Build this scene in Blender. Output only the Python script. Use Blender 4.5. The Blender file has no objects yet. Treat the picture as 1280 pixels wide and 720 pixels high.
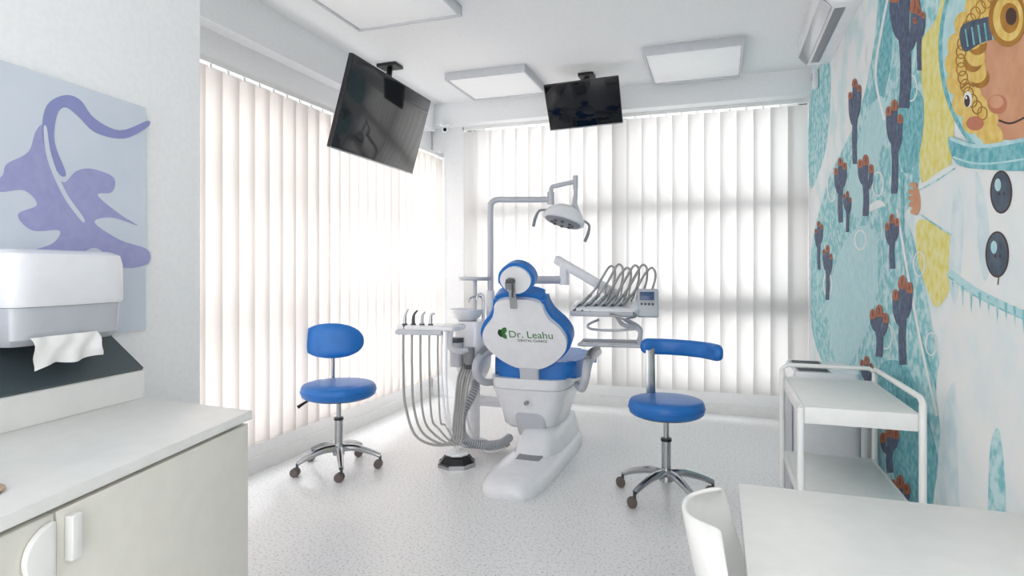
import bpy, bmesh, math, random
from mathutils import Vector, Matrix, Euler
random.seed(4)
S = bpy.context.scene
COL = S.collection
YAW = math.radians(18.9); CH = 1.2; F = 755.0; HZ = 338.0
cs, sn = math.cos(YAW), math.sin(YAW)

# ------------------------------------------------------------------ materials
def lin(c):
    return tuple(((x/255)/12.92 if x/255 <= .04045 else ((x/255+.055)/1.055)**2.4) for x in c)
def mat(name, rgb, rough=.5, metal=0, spec=.5, rgb2=None, scale=20, lo=.4, hi=.6, detail=4, emis=0, alpha=1, coat=0, bump=0):
    m = bpy.data.materials.new(name); m.use_nodes = True
    nt = m.node_tree; b = nt.nodes['Principled BSDF']
    c = lin(rgb)+(1,)
    b.inputs['Base Color'].default_value = c
    b.inputs['Roughness'].default_value = rough
    b.inputs['Metallic'].default_value = metal
    b.inputs['Specular IOR Level'].default_value = spec
    b.inputs['Coat Weight'].default_value = coat
    tc = nt.nodes.new('ShaderNodeTexCoord')
    n = nt.nodes.new('ShaderNodeTexNoise'); n.inputs['Scale'].default_value = scale; n.inputs['Detail'].default_value = detail
    nt.links.new(tc.outputs['Object'], n.inputs['Vector'])
    r = nt.nodes.new('ShaderNodeValToRGB')
    r.color_ramp.elements[0].position = lo; r.color_ramp.elements[1].position = hi
    r.color_ramp.elements[0].color = c
    c2 = (lin(rgb2)+(1,)) if rgb2 else tuple(min(1, x*.97) for x in c[:3])+(1,)
    r.color_ramp.elements[1].color = c2
    nt.links.new(n.outputs['Fac'], r.inputs['Fac']); nt.links.new(r.outputs['Color'], b.inputs['Base Color'])
    if bump:
        bp = nt.nodes.new('ShaderNodeBump'); bp.inputs['Strength'].default_value = bump; bp.inputs['Distance'].default_value = .002
        nt.links.new(n.outputs['Fac'], bp.inputs['Height']); nt.links.new(bp.outputs['Normal'], b.inputs['Normal'])
    if emis:
        b.inputs['Emission Color'].default_value = (1, 1, 1, 1); b.inputs['Emission Strength'].default_value = emis
    return m

M = {}
M['wall'] = mat('wall_paint', (243, 244, 245), .7, scale=60)
M['ceil'] = mat('ceiling_paint', (246, 247, 248), .8, scale=60)
M['floor'] = mat('speckled_vinyl', (240, 240, 240), .28, rgb2=(196, 196, 198), scale=85, lo=.52, hi=.68, detail=6)
M['white'] = mat('white_plastic', (238, 239, 243), .25, coat=.3)
M['whitem'] = mat('white_lacquer', (238, 239, 237), .35)
M['cab'] = mat('cabinet_laminate', (228, 226, 216), .4)
M['ctop'] = mat('counter_laminate', (234, 234, 231), .3)
M['dark'] = mat('dark_slate_laminate', (66, 78, 82), .45)
M['blue'] = mat('blue_vinyl', (30, 110, 190), .36, rgb2=(34, 116, 196), scale=8, spec=.45)
M['chrome'] = mat('brushed_chrome', (180, 182, 185), .22, metal=1)
M['black'] = mat('black_plastic', (20, 20, 22), .4)
M['grey'] = mat('grey_plastic', (140, 143, 148), .45)
M['lgrey'] = mat('light_grey_plastic', (196, 199, 206), .35)
M['dgrey'] = mat('dark_grey_plastic', (74, 76, 80), .45)
M['caster'] = mat('caster_rubber', (100, 88, 84), .5)
M['screen'] = mat('tv_screen_glass', (34, 35, 38), .07, spec=.6)
M['screen2'] = mat('monitor_glass', (12, 16, 24), .05, spec=.4)
M['lcd'] = mat('lcd_blue', (60, 90, 130), .2)
M['smoke'] = mat('smoked_plastic', (190, 193, 200), .2, coat=.5)
M['paper'] = mat('paper', (240, 240, 238), .9, scale=30, bump=.3)
M['wood'] = mat('light_wood', (190, 165, 140), .5)
M['green'] = mat('logo_green', (60, 130, 60), .5)
M['logodark'] = mat('logo_dark', (40, 60, 45), .5)
M['panel'] = mat('light_panel', (246, 247, 248), .5, emis=.08)
M['pframe'] = mat('panel_frame', (206, 208, 212), .4)
M['frame'] = mat('pvc_frame', (205, 207, 210), .4)
M['hose'] = mat('hose_grey', (168, 168, 166), .4)

def blind_mat(name, rgb, tr=.45):
    m = bpy.data.materials.new(name); m.use_nodes = True; nt = m.node_tree
    nt.nodes.clear()
    o = nt.nodes.new('ShaderNodeOutputMaterial'); mx = nt.nodes.new('ShaderNodeMixShader'); mx.inputs[0].default_value = tr
    d = nt.nodes.new('ShaderNodeBsdfDiffuse'); t = nt.nodes.new('ShaderNodeBsdfTranslucent')
    tc = nt.nodes.new('ShaderNodeTexCoord'); mp = nt.nodes.new('ShaderNodeMapping'); mp.inputs['Scale'].default_value = (60, 60, 6)
    n = nt.nodes.new('ShaderNodeTexNoise'); n.inputs['Scale'].default_value = 8
    r = nt.nodes.new('ShaderNodeValToRGB'); c = lin(rgb)
    r.color_ramp.elements[0].color = tuple(x*.93 for x in c)+(1,); r.color_ramp.elements[1].color = c+(1,)
    nt.links.new(tc.outputs['Object'], mp.inputs['Vector']); nt.links.new(mp.outputs[0], n.inputs['Vector'])
    nt.links.new(n.outputs['Fac'], r.inputs['Fac'])
    nt.links.new(r.outputs[0], d.inputs['Color']); nt.links.new(r.outputs[0], t.inputs['Color'])
    nt.links.new(d.outputs[0], mx.inputs[1]); nt.links.new(t.outputs[0], mx.inputs[2]); nt.links.new(mx.outputs[0], o.inputs['Surface'])
    return m
M['blindL'] = blind_mat('blind_fabric_warm', (230, 223, 218), .42)
M['blindB'] = blind_mat('blind_fabric', (226, 224, 222), .40)

# ------------------------------------------------------------------ geometry helpers
class G:
    def __init__(s, name, loc=(0, 0, 0), rz=0, world=False):
        e = bpy.data.objects.new(name, None); e.empty_display_size = .1
        e.location = loc; e.rotation_euler = (0, 0, rz); COL.objects.link(e)
        s.e = e; s.off = Vector(loc) if world else Vector((0, 0, 0))

def finish(name, bm, m, g=None, smooth=35):
    bmesh.ops.recalc_face_normals(bm, faces=bm.faces)
    if g: bmesh.ops.translate(bm, verts=bm.verts, vec=-g.off)
    me = bpy.data.meshes.new(name); bm.to_mesh(me); bm.free()
    if not isinstance(m, (list, tuple)): m = [m]
    for x in m: me.materials.append(M[x])
    if smooth and len(me.polygons):
        me.polygons.foreach_set('use_smooth', [True]*len(me.polygons))
        me.set_sharp_from_angle(angle=math.radians(smooth))
    o = bpy.data.objects.new(name, me); COL.objects.link(o)
    if g: o.parent = g.e
    return o

def bm_box(bm, c, s, rot=None, bev=0, seg=2, mi=0):
    t = bmesh.new()
    r = bmesh.ops.create_cube(t, size=1)
    bmesh.ops.scale(t, vec=s, verts=t.verts)
    if bev: bmesh.ops.bevel(t, geom=list(t.edges), offset=bev, segments=seg, affect='EDGES', profile=.5)
    if rot is not None:
        mt = rot if isinstance(rot, Matrix) else Euler(rot).to_matrix()
        bmesh.ops.transform(t, matrix=mt.to_4x4(), verts=t.verts)
    bmesh.ops.translate(t, vec=c, verts=t.verts)
    vm = {v: bm.verts.new(v.co) for v in t.verts}
    for f in t.faces:
        nf = bm.faces.new([vm[v] for v in f.verts]); nf.material_index = mi
    t.free()

def box(name, c, s, m, g=None, rot=None, bev=.004, seg=2):
    bm = bmesh.new(); bm_box(bm, c, s, rot, min(bev, min(s)*.45), seg); return finish(name, bm, m, g)

def bm_cyl(bm, p1, p2, r1, r2=None, seg=20, mi=0):
    if r2 is None: r2 = r1
    p1 = Vector(p1); p2 = Vector(p2); d = (p2-p1).normalized()
    a = d.orthogonal().normalized(); b = d.cross(a)
    A = []; B = []
    for i in range(seg):
        t = 2*math.pi*i/seg; v = a*math.cos(t)+b*math.sin(t)
        A.append(bm.verts.new(p1+v*r1)); B.append(bm.verts.new(p2+v*r2))
    fs = [bm.faces.new(A[::-1]), bm.faces.new(B)]
    for i in range(seg):
        j = (i+1) % seg; fs.append(bm.faces.new([A[i], A[j], B[j], B[i]]))
    for f in fs: f.material_index = mi

def cyl(name, p1, p2, r, m, g=None, r2=None, seg=24):
    bm = bmesh.new(); bm_cyl(bm, p1, p2, r, r2, seg); return finish(name, bm, m, g)

def catmull(P, n=8, closed=False):
    P = [Vector(p) for p in P]; out = []; L = len(P)
    rng = range(L if closed else L-1)
    for i in rng:
        if closed: p0, p1, p2, p3 = P[i-1], P[i], P[(i+1) % L], P[(i+2) % L]
        else: p0, p1, p2, p3 = P[max(i-1, 0)], P[i], P[i+1], P[min(i+2, L-1)]
        for k in range(n):
            t = k/n
            out.append(.5*((2*p1)+(p2-p0)*t+(2*p0-5*p1+4*p2-p3)*t*t+(3*p1-p0-3*p2+p3)*t**3))
    if not closed: out.append(P[-1])
    return out

def bm_tube(bm, pts, r, seg=10, smooth=True, n=8, rads=None, mi=0):
    P = catmull(pts, n) if smooth else [Vector(p) for p in pts]
    L = len(P); rings = []
    up = None
    for i, p in enumerate(P):
        d = (P[min(i+1, L-1)]-P[max(i-1, 0)]).normalized()
        if up is None: up = d.orthogonal().normalized()
        a = (up-d*up.dot(d)).normalized(); up = a; b = d.cross(a)
        rr = r
        if rads:
            t = i/(L-1)*(len(rads)-1); k = min(int(t), len(rads)-2); rr = rads[k]+(rads[k+1]-rads[k])*(t-k)
        rings.append([bm.verts.new(p+(a*math.cos(2*math.pi*j/seg)+b*math.sin(2*math.pi*j/seg))*rr) for j in range(seg)])
    for i in range(L-1):
        for j in range(seg):
            k = (j+1) % seg; f = bm.faces.new([rings[i][j], rings[i][k], rings[i+1][k], rings[i+1][j]]); f.material_index = mi
    bm.faces.new(rings[0][::-1]).material_index = mi; bm.faces.new(rings[-1]).material_index = mi

def tube(name, pts, r, m, g=None, seg=12, smooth=True, n=8, rads=None):
    bm = bmesh.new(); bm_tube(bm, pts, r, seg, smooth, n, rads); return finish(name, bm, m, g, 50)

def loft(name, rings, m, g=None, smooth=40):
    bm = bmesh.new(); R = [[bm.verts.new(p) for p in ring] for ring in rings]; n = len(R[0])
    for i in range(len(R)-1):
        for j in range(n):
            k = (j+1) % n; bm.faces.new([R[i][j], R[i][k], R[i+1][k], R[i+1][j]])
    bm.faces.new(R[0][::-1]); bm.faces.new(R[-1]); return finish(name, bm, m, g, smooth)

def rring(cx, cy, w, d, z, e=4, n=48, dz=None):
    out = []
    for i in range(n):
        t = 2*math.pi*i/n; c, s = math.cos(t), math.sin(t)
        x = cx+w/2*math.copysign(abs(c)**(2/e), c); y = cy+d/2*math.copysign(abs(s)**(2/e), s)
        out.append((x, y, z+(dz(x, y) if dz else 0)))
    return out

def lathe(name, prof, c, m, g=None, seg=36, smooth=35):
    rings = [[(c[0]+max(r, .0004)*math.cos(2*math.pi*j/seg), c[1]+max(r, .0004)*math.sin(2*math.pi*j/seg), c[2]+z) for j in range(seg)] for r, z in prof]
    return loft(name, rings, m, g, smooth)

def prism(name, pts, o, u, v, th, m, g=None, bev=0, seg=4, sm=True, n=6):
    """extrude a 2-D outline (u,v axes) by th along u x v"""
    P = [Vector((a, b, 0)) for a, b in pts]
    if sm: P = catmull(P, n, True)
    o = Vector(o); u = Vector(u).normalized(); v = Vector(v).normalized(); w = u.cross(v)
    bm = bmesh.new()
    A = [bm.verts.new(o+u*p.x+v*p.y-w*th/2) for p in P]; B = [bm.verts.new(o+u*p.x+v*p.y+w*th/2) for p in P]
    fa = bm.faces.new(A[::-1]); fb = bm.faces.new(B); L = len(P)
    for i in range(L):
        j = (i+1) % L; bm.faces.new([A[i], A[j], B[j], B[i]])
    if bev:
        es = list(set(list(fa.edges)+list(fb.edges)))
        bmesh.ops.bevel(bm, geom=es, offset=bev, segments=seg, affect='EDGES', profile=.5)
    return finish(name, bm, m, g, 50)

def pad(name, w, h, t, k, o, u, up, m, g=None, e=2.6):
    """padded cushion: superellipse w x h, thickness t, curved by k"""
    o = Vector(o); u = Vector(u).normalized(); up = Vector(up).normalized(); nn = u.cross(up)
    bm = bmesh.new(); N = 40; K = 14; rings = []
    for i in range(K+1):
        ph = -math.pi/2+math.pi*i/K
        rr = max(abs(math.cos(ph))**.45, .001) if 0 < i < K else .001; zz = math.copysign(abs(math.sin(ph))**1.0, ph)*t/2
        ring = []
        for j in range(N):
            a = 2*math.pi*j/N; c, s = math.cos(a), math.sin(a)
            x = w/2*rr*math.copysign(abs(c)**(2/e), c); y = h/2*rr*math.copysign(abs(s)**(2/e), s)
            ring.append(bm.verts.new(o+u*x+up*y+nn*(zz+k*x*x)))
        rings.append(ring)
    for i in range(K):
        for j in range(N):
            q = (j+1) % N; bm.faces.new([rings[i][j], rings[i][q], rings[i+1][q], rings[i+1][j]])
    bm.faces.new(rings[0][::-1]); bm.faces.new(rings[-1])
    return finish(name, bm, m, g, 60)

# ------------------------------------------------------------------ room shell
XR, XL, YB, ZC = .67, -2.6, 5.34, 2.745
Y0 = -1.2
def multi(name, boxes, m, bev=0):
    bm = bmesh.new()
    for lo, hi in boxes:
        c = [(a+b)/2 for a, b in zip(lo, hi)]; s = [b-a for a, b in zip(lo, hi)]
        bm_box(bm, c, s, None, bev)
    return finish(name, bm, m, None, 30)
multi('floor', [((XL-.2, Y0, -.1), (XR+.15, YB+.2, 0))], 'floor')
multi('ceiling', [((XL-.2, Y0, ZC), (XR+.15, YB+.2, ZC+.1))], 'ceil')
multi('trim_1', [((XL, 5.1, 2.55), (XR, YB, ZC))], 'ceil')
multi('trim_2', [((XL, Y0, 2.5), (XL+.1, 5.1, ZC))], 'ceil')
multi('wall_right', [((XR, Y0, 0), (XR+.15, YB+.2, ZC))], 'wall')
multi('wall_back', [((XL, YB, 0), (XR, YB+.2, .22)), ((XL, YB, 2.53), (XR, YB+.2, ZC)), ((XL-.2, YB, 0), (-2.2, YB+.2, ZC)),
                    ((.6, YB, 0), (XR, YB+.2, ZC)), ((XL, 5.23, 0), (-2.27, YB, 2.55))], 'wall')
multi('wall_left', [((XL-.2, Y0, 0), (XL, YB, .2)), ((XL-.2, Y0, 2.24), (XL, YB, ZC)), ((XL-.2, Y0, 0), (XL, 1.3, ZC)), ((XL-.2, 5.22, 0), (XL, YB, ZC))], 'wall')
multi('baseboard_back', [((-2.27, YB-.015, 0), (XR, YB, .09))], 'whitem')
multi('baseboard_left', [((XL, 1.3, 0), (XL+.015, 5.23, .09))], 'whitem')
multi('baseboard_right', [((XR-.012, Y0, 0), (XR, YB-.02, .08))], 'whitem')
multi('window_1', [((-2.2, YB+.05, .22), (.6, YB+.12, .29)), ((-2.2, YB+.05, 2.46), (.6, YB+.12, 2.53)), ((-2.2, YB-.02, .82), (.6, YB+.12, 1.0)),
                   ((-2.2, YB-.02, 1.68), (.6, YB+.12, 1.80)), ((-2.2, YB+.05, .22), (-2.12, YB+.12, 2.53)), ((.53, YB+.05, .22), (.6, YB+.12, 2.53)),
                   ((-.86, YB+.0, .22), (-.76, YB+.12, 2.53))], 'frame')
multi('window_2', [((XL-.14, 1.3, .2), (XL-.08, 5.22, .27)), ((XL-.14, 1.3, 2.17), (XL-.08, 5.22, 2.24)), ((XL-.14, 1.3, .88), (XL-.04, 5.22, .98)),
                   ((XL-.14, 1.3, 1.66), (XL-.04, 5.22, 1.74)), ((XL-.14, 3.2, .2), (XL-.08, 3.3, 2.24)), ((XL-.14, 4.2, .2), (XL-.08, 4.28, 2.24)),
                   ((XL-.14, 5.14, .2), (XL-.08, 5.22, 2.24)), ((XL-.14, 1.3, .2), (XL-.08, 1.38, 2.24))], 'frame')

# ------------------------------------------------------------------ blinds
def blinds(name, p0, p1, z0, z1, step, ang, m):
    g = G(name, ((p0[0]+p1[0])/2, (p0[1]+p1[1])/2, 0), world=True)
    d = Vector((p1[0]-p0[0], p1[1]-p0[1], 0)); L = d.length; d.normalize(); n = Vector((-d.y, d.x, 0))
    bm = bmesh.new(); bc = bmesh.new(); k = int(round(L/step)); step = L/k
    W = step*1.22
    for i in range(k):
        c = Vector((p0[0], p0[1], 0))+d*(step*(i+.5))
        a = ang+random.uniform(-.04, .04); e = d*math.cos(a)+n*math.sin(a); q = e.cross(Vector((0, 0, 1)))
        cols = []
        for s in range(7):
            t = s/6-.5; b = (0.25-t*t)*.04
            pt = c+e*(t*W)+q*b
            cols.append((bm.verts.new((pt.x, pt.y, z0)), bm.verts.new((pt.x, pt.y, z1))))
        for s in range(6): bm.faces.new([cols[s][0], cols[s+1][0], cols[s+1][1], cols[s][1]])
        bm_box(bc, (c.x, c.y, z1+.012), (.012, .012, .03))
    finish('slats', bm, m, g, 80)
    bm_box(bc, ((p0[0]+p1[0])/2, (p0[1]+p1[1])/2, z1+.035), (abs(d.x)*L+.04, abs(d.y)*L+.04, .03))
    finish('track', bc, 'whitem', g)
    bm = bmesh.new()
    c1 = Vector((p0[0], p0[1], z0+.012)); c2 = Vector((p1[0], p1[1], z0+.012))
    bm_tube(bm, [c1-n*.012, c2-n*.012], .0015, 5, False); finish('bottom_chain', bm, 'whitem', g)
blinds('vertical_blind', (-2.26, 5.25), (.655, 5.25), .2, 2.5, .127, .22, 'blindB')
blinds('vertical_blind', (-2.5, 1.35), (-2.5, 5.21), .21, 2.25, .118, -.22, 'blindL')

# ------------------------------------------------------------------ ceiling panels
def lpanel(x0, x1, y0, y1):
    g = G('ceiling_light_panel', ((x0+x1)/2, (y0+y1)/2, ZC))
    w, d = x1-x0, y1-y0
    bm = bmesh.new()
    for c, s in (((0, -d/2+.008, -.03), (w, .016, .06)), ((0, d/2-.008, -.03), (w, .016, .06)), ((-w/2+.008, 0, -.03), (.016, d-.032, .06)), ((w/2-.008, 0, -.03), (.016, d-.032, .06))):
        bm_box(bm, c, s, None, .002)
    finish('frame', bm, 'pframe', g)
    box('diffuser', (0, 0, -.027), (w-.034, d-.034, .05), 'panel', g)
lpanel(-2.03, -1.37, 4.3, 4.9); lpanel(-.50, .16, 4.25, 4.95); lpanel(-2.12, -1.42, 2.55, 3.25)

# ------------------------------------------------------------------ partition + counter
PW = Vector((-1.617, 1.264, 0)); DW = Vector((-.121, .993, 0)).normalized(); NW = Vector((DW.y, -DW.x, 0))
A = PW+DW*.325; B = PW-DW*2.3
prism('wall_partition', [(0, 0), ((A-B).length, 0), ((A-B).length, ZC), (0, ZC)], B-NW*.06, DW, (0, 0, 1), .12, 'wall', None, sm=False)

def on_line(px, py, P, D):
    u = (px-640)/F; v = (HZ-py)/F
    r = Vector((-sn+cs*u, cs+sn*u))
    det = r.x*(-D.y)-r.y*(-D.x)
    s = (P.x*(-D.y)-P.y*(-D.x))/det
    t = (Vector((r.x*s-P.x, r.y*s-P.y))).dot(Vector((D.x, D.y)))
    return t, CH+v*s

STEP = .0003
def mural_shape(bm, pts, P, D, N, layer, mi, smooth=True, n=5, step=STEP):
    Q = [Vector(on_line(x, y, P, D)) for x, y in pts]
    Q = [Vector((q.x, q.y, 0)) for q in Q]
    if smooth: Q = catmull(Q, n, True)
    vs = [bm.verts.new(P+D*q.x+N*(.0006+layer*step)+Vector((0, 0, q.y))) for q in Q]
    f = bm.faces.new(vs); f.material_index = mi

# painting
M['p_bg'] = mat('canvas_pale_blue', (210, 218, 228), .7, rgb2=(205, 214, 226), scale=6)
M['p_pur'] = mat('canvas_lilac', (162, 164, 206), .7, rgb2=(156, 159, 203), scale=40)
M['p_dk'] = mat('canvas_violet', (142, 148, 197), .7)
M['p_nv'] = mat('canvas_navy', (36, 44, 110), .7)
g = G('leaf_painting', tuple(PW+DW*-.3+Vector((0, 0, 1.35))), world=True)
prism('canvas', [(-1.0, 1.024), (.085, 1.024), (.085, 1.685), (-1.0, 1.685)], PW+NW*.006, DW, (0, 0, 1), .010, 'p_bg', g, sm=False)
bm = bmesh.new(); PP = PW+NW*.0111
def ps(pts, layer, mi, s=True): mural_shape(bm, pts, PP, DW, NW, layer, mi, s)
ps([(-40, 235), (0, 222), (8, 205), (35, 190), (44, 165), (54, 158), (62, 195), (78, 228), (95, 214), (115, 211), (142, 222), (140, 240), (122, 244), (150, 268), (172, 282), (140, 272), (118, 278), (150, 300), (184, 312), (184, 330), (150, 334), (120, 310), (88, 322), (38, 316), (66, 304), (74, 288), (40, 288), (22, 268), (46, 256), (30, 238), (0, 240)], 0, 0)
ps([(52, 165), (58, 132), (80, 119), (100, 125), (118, 148), (150, 163), (184, 151), (184, 159), (155, 173), (120, 166), (98, 146), (82, 134), (71, 144), (68, 178), (82, 216), (74, 218), (58, 190)], 1, 1)
ps([(54, 162), (58, 160), (64, 195), (82, 240), (104, 272), (101, 276), (78, 244), (59, 200)], 2, 2)
ps([(-30, 330), (0, 322), (25, 316), (45, 330), (25, 328), (0, 336), (-30, 350)], .5, 3)
ps([(-30, 380), (0, 395), (22, 420), (0, 405), (-30, 400)], .5, 3)
finish('leaf_shapes', bm, ['p_pur', 'p_dk', 'p_bg', 'p_nv'], g, 0)

# counter cabinet
P0 = Vector((-1.104, 1.218, 0)); DF = Vector((.215, -.977, 0)).normalized(); NF = Vector((-DF.y, DF.x, 0))
P1 = P0+DF*1.45
bk1 = PW+DW*(-.01)+NW*.002; bk0 = PW+DW*(-1.5)+NW*.002
g = G('counter_cabinet', (-1.25, .6, 0), world=True)
def hull(pts, z0, z1, name, m, bev=0):
    prism(name, [(p.x, p.y) for p in pts], (0, 0, (z0+z1)/2), (1, 0, 0), (0, 1, 0), z1-z0, m, g, bev=bev, seg=2, sm=False)
hull([P0, P1, Vector((bk0.x, P1.y, 0)), bk0, bk1], .828, .85, 'worktop', 'ctop', .002)
i0 = P0-NF*.022+DF*.015; i1 = P1-NF*.022
hull([i0, i1, bk0+NW*.01, bk1+NW*.01-DW*.02], .08, .828, 'carcass', 'cab')
hull([P0-NF*.06+DF*.03, P1-NF*.06, bk0+NW*.02, bk1+NW*.02-DW*.03], 0, .08, 'plinth', 'grey')
def door(t0, t1, nm):
    prism(nm, [(t0, .085), (t1, .085), (t1, .82), (t0, .82)], P0-NF*.012, DF, (0, 0, 1), .018, 'cab', g, bev=.0015, seg=2, sm=False)
door(.012, .563, 'door_panel_1'); door(.568, .96, 'door_panel_2'); door(.965, 1.44, 'door_panel_3')
hp = [(.575+.052*math.sin(math.pi*k/16), .765-.046*math.cos(math.pi*k/16)) for k in range(17)]
prism('handle_half_disc', hp, P0+NF*.003, DF, (0, 0, 1), .010, 'ctop', g, bev=.002, seg=2, sm=False)
prism('handle_tab', [(.531, .737), (.550, .737), (.550, .808), (.531, .808)], P0+NF*.005, DF, (0, 0, 1), .016, 'ctop', g, bev=.002, seg=2, sm=False)
bm = bmesh.new()
prof = [(.115, .8505), (.115, .924), (.004, 1.010), (.004, .8505)]
E = []
for t in (-.03, -1.5):
    E.append([bm.verts.new(PW+DW*t+NW*a+Vector((0, 0, z))) for a, z in prof])
bm.faces.new(E[0]); bm.faces.new(E[1][::-1])
for i in range(4):
    j = (i+1) % 4; bm.faces.new([E[0][i], E[0][j], E[1][j], E[1][i]])
finish('ledge', bm, 'ctop', g, 0)
bm = bmesh.new(); E = []
for t in (-.036, -1.49):
    E.append([bm.verts.new(PW+DW*t+NW*a+Vector((0, 0, z))) for a, z in [(.113, .927), (.118, .933), (.008, 1.022), (.004, 1.015)]])
bm.faces.new(E[0]); bm.faces.new(E[1][::-1])
for i in range(4):
    j = (i+1) % 4; bm.faces.new([E[0][i], E[0][j], E[1][j], E[1][i]])
finish('slate_board', bm, 'dark', g, 0)
lathe('wooden_coaster', [(0, 0), (.03, 0), (.034, .003), (.034, .006), (.03, .008), (0, .008)], (-1.092, .620, .851), 'wood')

# paper towel dispenser
g = G('paper_towel_dispenser', tuple(PW-DW*.25+Vector((0, 0, 1.13))), world=True)
def dring(z, w, dep, e=5):
    o = PW-DW*.25
    out = []
    for i in range(40):
        t = 2*math.pi*i/40; c, s = math.cos(t), math.sin(t)
        a = w/2*math.copysign(abs(c)**(2/e), c); b = dep/2+dep/2*math.copysign(abs(s)**(2/e), s)
        q = o+DW*a+NW*(b+.0125); out.append((q.x, q.y, z))
    return out
loft('cover', [dring(1.118, .298, .122), dring(1.126, .302, .126), dring(1.215, .302, .124), dring(1.238, .296, .118), dring(1.248, .27, .094)], 'white', g)
loft('roll_window', [dring(1.03, .27, .10), dring(1.045, .290, .115), dring(1.117, .292, .118)], 'smoke', g)
box('tear_slot', tuple(PW-DW*.25+NW*.07+Vector((0, 0, 1.027))), (.02, .02, .004), 'dgrey', g)
bm = bmesh.new()
rows = []
for i in range(17):
    row = []
    for j in range(9):
        a = -.115+.17*i/16; z = 1.050-.062*j/8
        b = .124+.012*math.sin(j/8*2.2)+.003*math.sin(i*1.1+j*.6)+.004*(j/8)*math.sin(i*.9)
        z2 = z+.004*math.sin(i*.55)*(j/8)-(.012*(1-i/5) if i < 5 else 0)*(j/8)
        row.append(bm.verts.new(PW-DW*.25+DW*(a+.004*math.sin(j))+NW*(b+.010)+Vector((0, 0, z2))))
    rows.append(row)
for i in range(16):
    for j in range(8): bm.faces.new([rows[i][j], rows[i+1][j], rows[i+1][j+1], rows[i][j+1]])
finish('towel_sheet', bm, 'paper', g, 60)

# ------------------------------------------------------------------ TVs
def tv(name, c, wd, nrm, w, h, scr, pts, brk):
    g = G(name, c, world=True); c = Vector(c); u = Vector(wd).normalized(); n = Vector(nrm).normalized(); u = (u-n*u.dot(n)).normalized(); up = n.cross(u)
    if up.z < 0: up = -up
    R = Matrix((u, up, n)).transposed()
    if R.determinant() < 0: R = Matrix((-u, up, n)).transposed()
    box('bezel', c, (w, h, .028), 'black', g, R, .004)
    box('edge_trim', c-up*(h/2-.004)+n*.002, (w, .008, .03), 'chrome', g, R, .001)
    box('screen', c+n*.0135, (w-.016, h-.018, .004), scr, g, R, .001)
    box('back_housing', c-n*.04, (w*.55, h*.6, .06), 'black', g, R, .01)
    box('vesa_plate', c-n*.075, (.2, .2, .02), 'black', g, R, .002)
    tube('mount_arm', [c-n*.08]+[Vector(p) for p in pts], .022, 'black', g, n=6)
    box('mount_bracket', pts[-1], brk, 'black', g, None, .003)
t = math.radians(16)
tv('wall_tv', (-1.895, 3.18, 2.095), (-.02, 1, 0), (math.cos(t), .02, -math.sin(t)), .94, .505, 'screen', [(-2.02, 3.22, 2.2), (-2.16, 3.55, 2.35), (-2.30, 3.90, 2.58), (-2.34, 4.0, ZC-.012)], (.16, .12, .024))
t = math.radians(32)
tv('ceiling_tv', (-.985, 4.57, 2.48), (1, -.02, 0), (.06, -math.cos(t), -math.sin(t)), .57, .36, 'screen2', [(-.985, 4.68, 2.56), (-.985, 4.70, 2.65), (-.985, 4.70, ZC-.012)], (.12, .12, .024))

# security camera
g = G('security_camera', (-2.40, 5.10, 2.55))
lathe('base', [(.0, -.0), (.045, -.001), (.045, -.02), (.03, -.03), (0, -.03)][::-1], (0, 0, 0), 'white', g)
bm = bmesh.new(); bmesh.ops.create_uvsphere(bm, u_segments=20, v_segments=12, radius=.032); bmesh.ops.translate(bm, verts=bm.verts, vec=(0, -.005, -.045)); finish('ball', bm, 'white', g)
bm = bmesh.new(); bmesh.ops.create_uvsphere(bm, u_segments=16, v_segments=10, radius=.018); bmesh.ops.translate(bm, verts=bm.verts, vec=(.008, -.026, -.05)); finish('lens', bm, 'black', g)

# air conditioner on right wall
g = G('wall_air_conditioner', (XR-.1, 3.85, 2.64), world=True)
prof = [(0, 2.735), (-.15, 2.735), (-.185, 2.69), (-.18, 2.59), (-.13, 2.53), (0, 2.53)]
prism('case', [(a, b) for a, b in prof], (XR-.001, 3.85, 0), (1, 0, 0), (0, 0, 1), .98, 'white', g, bev=.008, seg=3, sm=False)
box('louver', (XR-.156, 3.85, 2.552), (.07, .90, .006), 'chrome', g, (0, math.radians(48), 0), .001)
box('louver_slot', (XR-.09, 3.85, 2.528), (.05, .84, .004), 'grey', g)
g = G('wall_alarm_siren', (XR-.02, 4.78, 2.56))
box('housing', (0, 0, 0), (.038, .09, .12), 'white', g, None, .008)
cyl('lens', (-.019, 0, .01), (-.026, 0, .01), .02, 'lgrey', g)

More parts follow.
